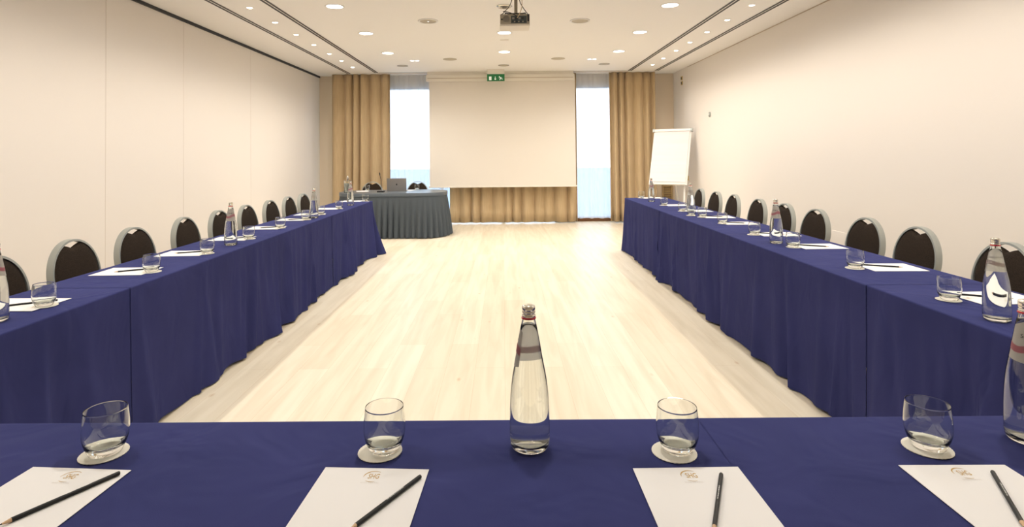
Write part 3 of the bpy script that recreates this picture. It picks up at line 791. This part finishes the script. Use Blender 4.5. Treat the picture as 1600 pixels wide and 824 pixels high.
parts_ = bottle_mesh()
bot0 = thing('water_bottle', '', 'bottle')
for o in parts_[:5]: o.parent = bot0
for o in parts_[5:]: o.parent = parts_[4]
bused = []
def place_bottle(px, py, label, face, z=TZ, lean=0.0):
    p = at(px, py, z=z)
    if not bused: o = bot0; o['label'] = label; bused.append(1)
    else: o = dup(bot0, (0, 0, 0), 0, label)
    o.location = (p.x, p.y, z+0.0015); o['group'] = 'mineral water bottles on the tables'
    o.rotation_euler = (0, lean, face); o.rotation_mode = 'ZYX' if False else 'XYZ'
    return o
place_bottle(828, 699, 'tall glass water bottle in the middle of the front table', math.radians(140))
place_bottle(1609, 690, 'water bottle cut by the right frame edge, label facing the camera, on the front table', math.radians(-120))
place_bottle(1558, 501, 'tall water bottle on the right table nearest the camera, before the nearest chair', math.radians(60))
place_bottle(1213, 380.5, 'water bottle with rose label band on the right table, between the third and fourth tumblers', math.radians(-125))
place_bottle(1079.5, 331.5, 'water bottle on the right table, second from its far end', math.radians(60))
place_bottle(1018, 315.5, 'water bottle on the right table nearest its far end, below the flip chart', math.radians(-60))
place_bottle(-8, 503, 'water bottle cut by the left frame edge on the left table', math.radians(60))
place_bottle(360.5, 383.5, 'water bottle on the left table in front of the fifth chair', math.radians(-60))
place_bottle(490.7, 341, 'water bottle on the left table beside the last chairs of the wall row', math.radians(100))
place_bottle(547.7, 321.5, 'water bottle on the far end of the left table before the presenter table', math.radians(-80))

# sheets with letterhead, pencils
def make_sheet():
    o = MB().box(-0.105, 0.105, -0.297, 0.0, 0, 0.0008).build('paper_sheet', M['paper'])
    return o
def emblem(parent):
    e = thing('emblem', '', 'x'); bpy.data.objects.remove(e)
    tx = text_mesh('SHG', 0.0235, M['gold'], 'emblem', parent, 0.50, bold=0.0002)
    for v in tx.data.vertices: v.co = (v.co.x+0.002, v.co.y-0.030, 0.0011)
    # swoosh over and an arc under the letters
    vs, fs = [], []
    for a0, a1, w in ((PI*1.05, PI*0.30, 0.0011), (PI*1.30, PI*1.62, 0.0005)):
        n = 24; o_ = len(vs)
        for i in range(n+1):
            a = a0+(a1-a0)*i/n; ww = w*math.sin(PI*(i+0.5)/(n+1))+0.0002
            for s in (-1, 1): vs.append((0.001+(0.0190+s*ww)*math.cos(a), -0.0300+(0.0180+s*ww)*math.sin(a), 0.0011))
        for i in range(n): fs.append((o_+2*i, o_+2*i+1, o_+2*i+3, o_+2*i+2))
    MB().add(vs, fs).build('emblem_swoosh', M['gold'], tx)
    t2 = text_mesh('SHG HOTEL', 0.0046, M['greyink'], 'letterhead_line', parent, 1.5)
    for v in t2.data.vertices: v.co = (v.co.x, v.co.y-0.052, 0.0011)
sheet0 = make_sheet(); emblem(sheet0)
SHEETM = sheet0.data
def make_pencil():
    t = thing('pencil', '', 'pencil')
    L_ = 0.190; r = 0.0040
    MB().tube([(0.019, 0, r), (L_-0.0028, 0, r), (L_-0.0006, 0, r), (L_, 0, r)], [r, r, r*0.93, r*0.7], 12).build('barrel', M['pencil'], t, smooth=True, angle=40)
    MB().tube([(0.0195, 0, r), (0.006, 0, r)], [r*0.98, r*0.36], 12).build('sharpened_wood', M['wood_tip'], t, smooth=True, angle=40)
    MB().tube([(0.0062, 0, r), (0.0, 0, r)], [r*0.36, r*0.05], 8).build('lead_point', M['dark'], t)
    tx = text_mesh('THE GRAND HOTEL MILAN', 0.0030, M['whiteink'], 'lettering', t, 1.25, bold=0.00006)
    for v in tx.data.vertices:
        a = v.co.y/r; v.co = (0.118+v.co.x, (r+0.0002)*math.sin(a), r+(r+0.0002)*math.cos(a))
    return t
pen0 = make_pencil(); pused = []
def place_pencil(tail, toward, label, z, group):
    a = at(*tail, z=z); b = at(*toward, z=z); d = (b-a); d.z = 0; d.normalize()
    tip = a + d*0.190; rz = math.atan2(-d.y, -d.x)
    if not pused: o = pen0; o['label'] = label; o['group'] = group; pused.append(1)
    else: o = dup(pen0, (0, 0, 0), 0, label, group)
    o.location = (tip.x, tip.y, z); o.rotation_euler = (0, 0, rz)
    return o
# front table: four places
FP = [((48, 731.6), (209.3, 737), (165, 710), (162.5, 710), (187, 742.5), (5, 822), 'leftmost', 'copper ended '),
      ((507.7, 732.2), (671.6, 735.8), (601, 706), (594, 707), (657, 748), (560, 822), 'left of the middle bottle', ''),
      ((991, 734), (1150.8, 731.6), (1059, 706.5), (1053.5, 708), (1127, 744.5), (1117, 822), 'right of the middle bottle', ''),
      ((1410.2, 729), (1563, 728.6), (1450.5, 701), (1449, 701.5), (1551, 741), (1598, 822), 'rightmost', '')]
for i, (a, b, gpt, cpt, p0, p1, where, extra) in enumerate(FP):
    zt = TZ + (0.0012 if i == 3 else 0.0)
    A, B = at(*a, z=zt), at(*b, z=zt); mid = (A+B)/2; ang = math.atan2(B.y-A.y, B.x-A.x)
    where_t = {0: 'on the front table at far left', 1: 'on the front table left of the middle bottle', 2: 'on the front table right of the middle bottle', 3: 'on the front table at far right'}[i]
    lab = 'white letterhead sheet with gold emblem ' + where_t
    z0 = zt+0.0016
    if i == 0: s = sheet0; tag(s, lab, 'paper', 'letterhead sheets'); s.location = (mid.x, mid.y, z0); s.rotation_euler = (0, 0, ang)
    else: s = dup(sheet0, (mid.x, mid.y, z0), ang, lab, 'letterhead sheets')
    c = at(*cpt, z=zt); gq = at(*gpt, z=zt)
    single('coaster', COASTM, (c.x, c.y, z0), 'scalloped white paper coaster under the tumbler ' + where_t, 'coaster', 'paper coasters under the tumblers')
    single('tumbler', TUMB, (gq.x, gq.y, z0+0.0017), 'empty clear tumbler ' + where_t, 'glass', 'clear tumblers on the tables')
    place_pencil(p0, p1, 'black pencil with white lettering ' + where_t, z0+0.0009, 'black pencils on the sheets')

# side tables
LG = [(70.5,479),(237.7,425.7),(323,397),(389.3,374),(437.5,357),(478.5,344),(502,335.8),(530,326.8),(571.7,315)]
RG = [(1482,469.5),(1335.6,420),(1240,387),(1177.7,367.5),(1130,350),(1097,340),(1079.5,337.4),(1066,330.7),(1036.8,321.6),(1001.4,310)]
SH0 = SHEETM
plain = MB().box(-0.105, 0.105, -0.28, 0.0, 0, 0.0008).build('paper_sheet', M['paper']); PLAIN = plain.data; bpy.data.objects.remove(plain)
lastL = lastR = None
for L_, nm, sd in ((LG, 'left', -1), (RG, 'right', 1)):
    for i, (px, py) in enumerate(L_):
        p = at(px, py, z=TZ); z0 = TZ+0.0024
        rnd = random.Random(100+i*3+sd)
        w_ = '%s from the camera on the %s table' % (ORD[i], nm)
        single('coaster', COASTM, (p.x, p.y, z0), 'white paper coaster, %s' % w_, 'coaster', 'paper coasters under the tumblers')
        single('tumbler', TUMB, (p.x+rnd.uniform(-0.006, 0.006), p.y+rnd.uniform(-0.006, 0.006), z0+0.0017), 'empty clear tumbler, %s' % w_, 'glass', 'clear tumblers on the tables')
        if sd > 0 and i == 6: continue
        # the sheet lies with its head towards the middle of the room
        rz = (-PI/2 if sd > 0 else PI/2) + rnd.uniform(-0.05, 0.05)
        hx = sd*(1.935 if sd > 0 else 1.935)
        off = 0.02
        if i == 0:
            o = dup(sheet0, (hx, p.y+off, z0), PI/2*(1 if sd > 0 else -1), '', 'letterhead sheets')
            o['label'] = 'white letterhead sheet, %s' % w_
            o.rotation_euler = (0, 0, PI/2 if sd > 0 else -PI/2)
            o.rotation_euler.z += rnd.uniform(-0.05, 0.05)
        else:
            o = single('paper_sheet', PLAIN, (hx, p.y+off, z0), 'white sheet of paper, %s' % w_, 'paper', 'letterhead sheets', rz=(PI/2 if sd > 0 else -PI/2)+rnd.uniform(-0.05, 0.05))
        if i < 7:
            a0 = Vector((sd*1.96, p.y+0.075+rnd.uniform(-0.01, 0.01), 0)); b0 = Vector((sd*2.12, p.y-0.02+rnd.uniform(-0.01, 0.03), 0))
            d = (b0-a0).normalized(); tip = a0+d*0.190
            dup(pen0, (tip.x, tip.y, z0+0.0009), math.atan2(-d.y, -d.x), 'black pencil lying on the sheet, %s' % w_, 'black pencils on the sheets')
        last = (hx, p.y, z0)

# ------------------------------------------------------------------ things on the presenter table
q = at(617, 299, z=PT)
lp = thing('laptop', 'open grey laptop seen from behind on the presenter table', 'laptop', (q.x+0.03, q.y+0.02, PT), rz=math.radians(3))
lw = 0.170
MB().box(-lw, lw, 0.0, 0.235, 0.0, 0.014).build('laptop_base', M['laptop'], lp, bevel=0.003)
ld = MB().box(-lw, lw, -0.006, 0.0, 0.0, 0.215).build('lid', M['laptop'], lp, bevel=0.0028); ld.location = (0, 0.0, 0.014); ld.rotation_euler = (math.radians(8), 0, 0)
ap = MB()
n = 28; vs = []
for i in range(n):
    a = 2*PI*i/n; r = 0.014*(1-0.14*abs(math.cos(a))**8*(1 if math.sin(a) >= -2 else 0)); x = r*math.cos(a); z = r*1.05*math.sin(a)
    if abs(x) < 0.004: z *= 0.90
    b_ = math.hypot(x-0.0165, z-0.002)
    if b_ < 0.006: x = 0.0165-0.006*math.cos(math.asin(max(-1, min(1, (z-0.002)/0.006))))
    vs.append((x, -0.0068, z+0.105))
vs += [(x, -0.0055, z) for x, y, z in vs]
ap.add(vs, [tuple(range(n)), tuple(range(2*n-1, n-1, -1))] + [(i, (i+1) % n, n+(i+1) % n, n+i) for i in range(n)])
ap.tube([(0.0, -0.0064, 0.121), (0.003, -0.0064, 0.126), (0.007, -0.0064, 0.129)], [0.0005, 0.0022, 0.0004], 8)
ap.build('lid_emblem', M['dark'], ld)
MB().box(-lw+0.008, lw-0.008, -0.0002, 0.0006, 0.008, 0.207).build('display', M['dark'], ld)
# microphone
q = at(595, 300.5, z=PT)
mc = thing('gooseneck_microphone', 'thin black gooseneck microphone on a small base beside the laptop', 'microphone', (q.x, q.y, PT))
MB().box(-0.055, 0.055, -0.05, 0.07, 0, 0.022).build('microphone_base', M['dark'], mc, bevel=0.006)
MB().tube([(0, 0.03, 0.015), (0, 0.03, 0.12), (-0.002, 0.02, 0.22), (-0.012, 0.0, 0.285)], 0.0045, 10).build('gooseneck', M['dark'], mc, smooth=True)
MB().tube([(-0.012, 0.0, 0.28), (-0.016, -0.01, 0.31), (-0.019, -0.018, 0.335)], [0.005, 0.009, 0.007], 12).build('microphone_head', M['dark'], mc, smooth=True)
# clear carafe with a stopper
q = at(542.5, 301.5, z=PT)
ca = thing('carafe', 'clear cylindrical carafe with pointed stopper on the left end of the presenter table', 'carafe', (q.x, q.y+0.03, PT))
MB().lathe([(0.0005, 0), (0.055, 0), (0.060, 0.004), (0.062, 0.18), (0.064, 0.195), (0.061, 0.196), (0.058, 0.18), (0.056, 0.010), (0.0005, 0.008)], 32).build('carafe_body', M['glass'], ca, smooth=True, angle=60)
MB().lathe([(0.0005, 0.0105), (0.0545, 0.0105), (0.0560, 0.16), (0.0005, 0.16)], 32).build('chilled_insert', M['frame'], ca, smooth=True, angle=60)
MB().lathe([(0.070, 0.197), (0.071, 0.203), (0.05, 0.212), (0.02, 0.216), (0.012, 0.222), (0.018, 0.238), (0.020, 0.25), (0.013, 0.268), (0.006, 0.285), (0.0005, 0.287)], 32).build('stopper', M['chrome'], ca, smooth=True, angle=60)
for i, (px, py, w_) in enumerate(((574, 297.5, 'on the presenter table before the brown chair'), (651.5, 296, 'on the presenter table right of the laptop'))):
    p = at(px, py, z=PT)
    single('coaster', COASTM, (p.x, p.y, PT+0.0008), 'white paper coaster ' + w_, 'coaster', 'paper coasters under the tumblers')
    single('tumbler', TUMB, (p.x, p.y, PT+0.0026), 'empty clear tumbler ' + w_, 'glass', 'clear tumblers on the tables')
for px, py, rz, w_ in ((563, 299, 0.3, 'between the carafe and the microphone'), (640, 297.5, -0.2, 'right of the laptop')):
    p = at(px, py, z=PT)
    single('paper_sheet', PLAIN, (p.x, p.y+0.12, PT+0.0004), 'white sheet of paper on the presenter table ' + w_, 'paper', 'letterhead sheets', rz)

# ------------------------------------------------------------------ flip chart easel
FYc = 10.3
fc0 = at(1049, 289, y=FYc)
fz0 = fc0.z; 
bh = 1.05; bw = 0.345; tilt = math.radians(19); yaw = math.radians(-34)
fcx = fc0.x-0.07
fc = thing('flip_chart', 'white flip chart easel with blank lined pad standing before the right curtain', 'flip chart', (fcx, FYc, 0), rz=yaw)
T = Matrix.Translation((0, 0, fz0)) @ Matrix.Rotation(-tilt, 4, 'X')
MB().box(-bw, bw, 0.0, 0.018, 0.0, bh, T).build('board', M['white'], fc, bevel=0.004)
MB().box(-bw+0.03, bw-0.03, -0.010, -0.0005, 0.055, bh-0.035, T).build('paper_pad', M['pinkpad'], fc)
cl = MB().box(-bw-0.008, bw+0.008, -0.024, 0.0, bh-0.035, bh+0.012, T).build('clamp_bar', M['white'], fc, bevel=0.007)
for s in (-1, 1):
    MB().box(s*(bw+0.006)-0.016, s*(bw+0.006)+0.016, -0.030, 0.012, bh-0.042, bh+0.018, T).build('clamp_end', M['frame'], fc, bevel=0.006)
MB().box(-bw+0.02, bw-0.02, -0.045, 0.0, 0.0, 0.012, T).build('pen_tray', M['white'], fc, bevel=0.003)
for s in (-1, 1):
    a = T @ Vector((s*(bw-0.10), 0.028, bh*0.75))
    MB().tube([a, (s*(bw-0.02), -0.16, 0.01)], 0.016, 10).build('leg', M['white'], fc, smooth=True)
a = T @ Vector((0, 0.04, bh*0.75))
MB().tube([a, (0, 0.72, 0.01)], 0.014, 10).build('leg', M['white'], fc, smooth=True)

# ------------------------------------------------------------------ small things on the walls
la, lb_ = at(1034, 290, y=YB), at(1066, 325, y=YB)
lv = thing('wall_louvre', 'tan slatted vent panel low on the end wall behind the flip chart', 'vent', ((la.x+3.44)/2, YB, 0.0))
lx0, lx1 = la.x-(la.x+3.44)/2, 3.44-(la.x+3.44)/2
g = MB(); zt_, zb_ = 0.86, 0.12
g.box(lx0, lx0+0.03, -0.03, 0, zb_, zt_); g.box(lx1-0.03, lx1, -0.03, 0, zb_, zt_); g.box(lx0, lx1, -0.03, 0, zt_-0.03, zt_); g.box(lx0, lx1, -0.03, 0, zb_, zb_+0.03)
g.build('louvre_frame', M['louvre'], lv)
for i in range(14):
    z = zb_+0.05+i*0.048
    MB().box(lx0+0.02, lx1-0.02, -0.024, -0.014, -0.021, 0.021).build('slat', M['louvre'], lv).matrix_local = Matrix.Translation((0, 0, z)) @ Matrix.Rotation(0.5, 4, 'X')
for px, py, w_ in ((1065.5, 122.5, 'upper'), (1065.8, 130, 'lower')):
    p = at(px, py, x=XR)
    t = thing('wall_socket', 'small dark socket in a yellow plate high in the right corner, %s of two' % w_, 'socket', p, group='sockets high in the right corner')
    MB().box(-0.012, 0.001, -0.045, 0.045, -0.036, 0.036).build('socket_plate', M['brassy'], t, bevel=0.003)
    MB().box(-0.016, -0.010, -0.026, 0.026, -0.024, 0.024).build('socket_insert', M['dark'], t, bevel=0.002)
p = at(1075, 278.5, x=XR)
t = thing('wall_socket', 'dark socket in a brown plate on the right wall beside the flip chart', 'socket', p)
MB().box(-0.012, 0.001, -0.05, 0.05, -0.045, 0.045).build('socket_plate', M['brassy'], t, bevel=0.003)
MB().box(-0.016, -0.010, -0.032, 0.032, -0.030, 0.030).build('socket_insert', M['dark'], t, bevel=0.002)
p = at(1109.5, 179, x=XR)
t = thing('thermostat', 'small round grey thermostat on the right wall', 'thermostat', p)
o = MB().lathe([(0.042, 0), (0.044, 0.010), (0.036, 0.020), (0.001, 0.021)], 28, close=True).build('thermostat_body', M['frame'], t, smooth=True); o.rotation_euler = (0, -PI/2, 0)
o = MB().lathe([(0.020, 0.019), (0.018, 0.028), (0.001, 0.029)], 24, close=True).build('thermostat_dial', M['white'], t, smooth=True); o.rotation_euler = (0, -PI/2, 0)
p = at(1313, 376, x=XR)
tag(MB().box(XR-0.006, XR+0.001, p.y-0.14, p.y+0.14, p.z-0.16, p.z+0.09).build('wall_cover_plate', M['wall'], bevel=0.002), 'faint square cover plate on the right wall between two chairs', 'cover plate')
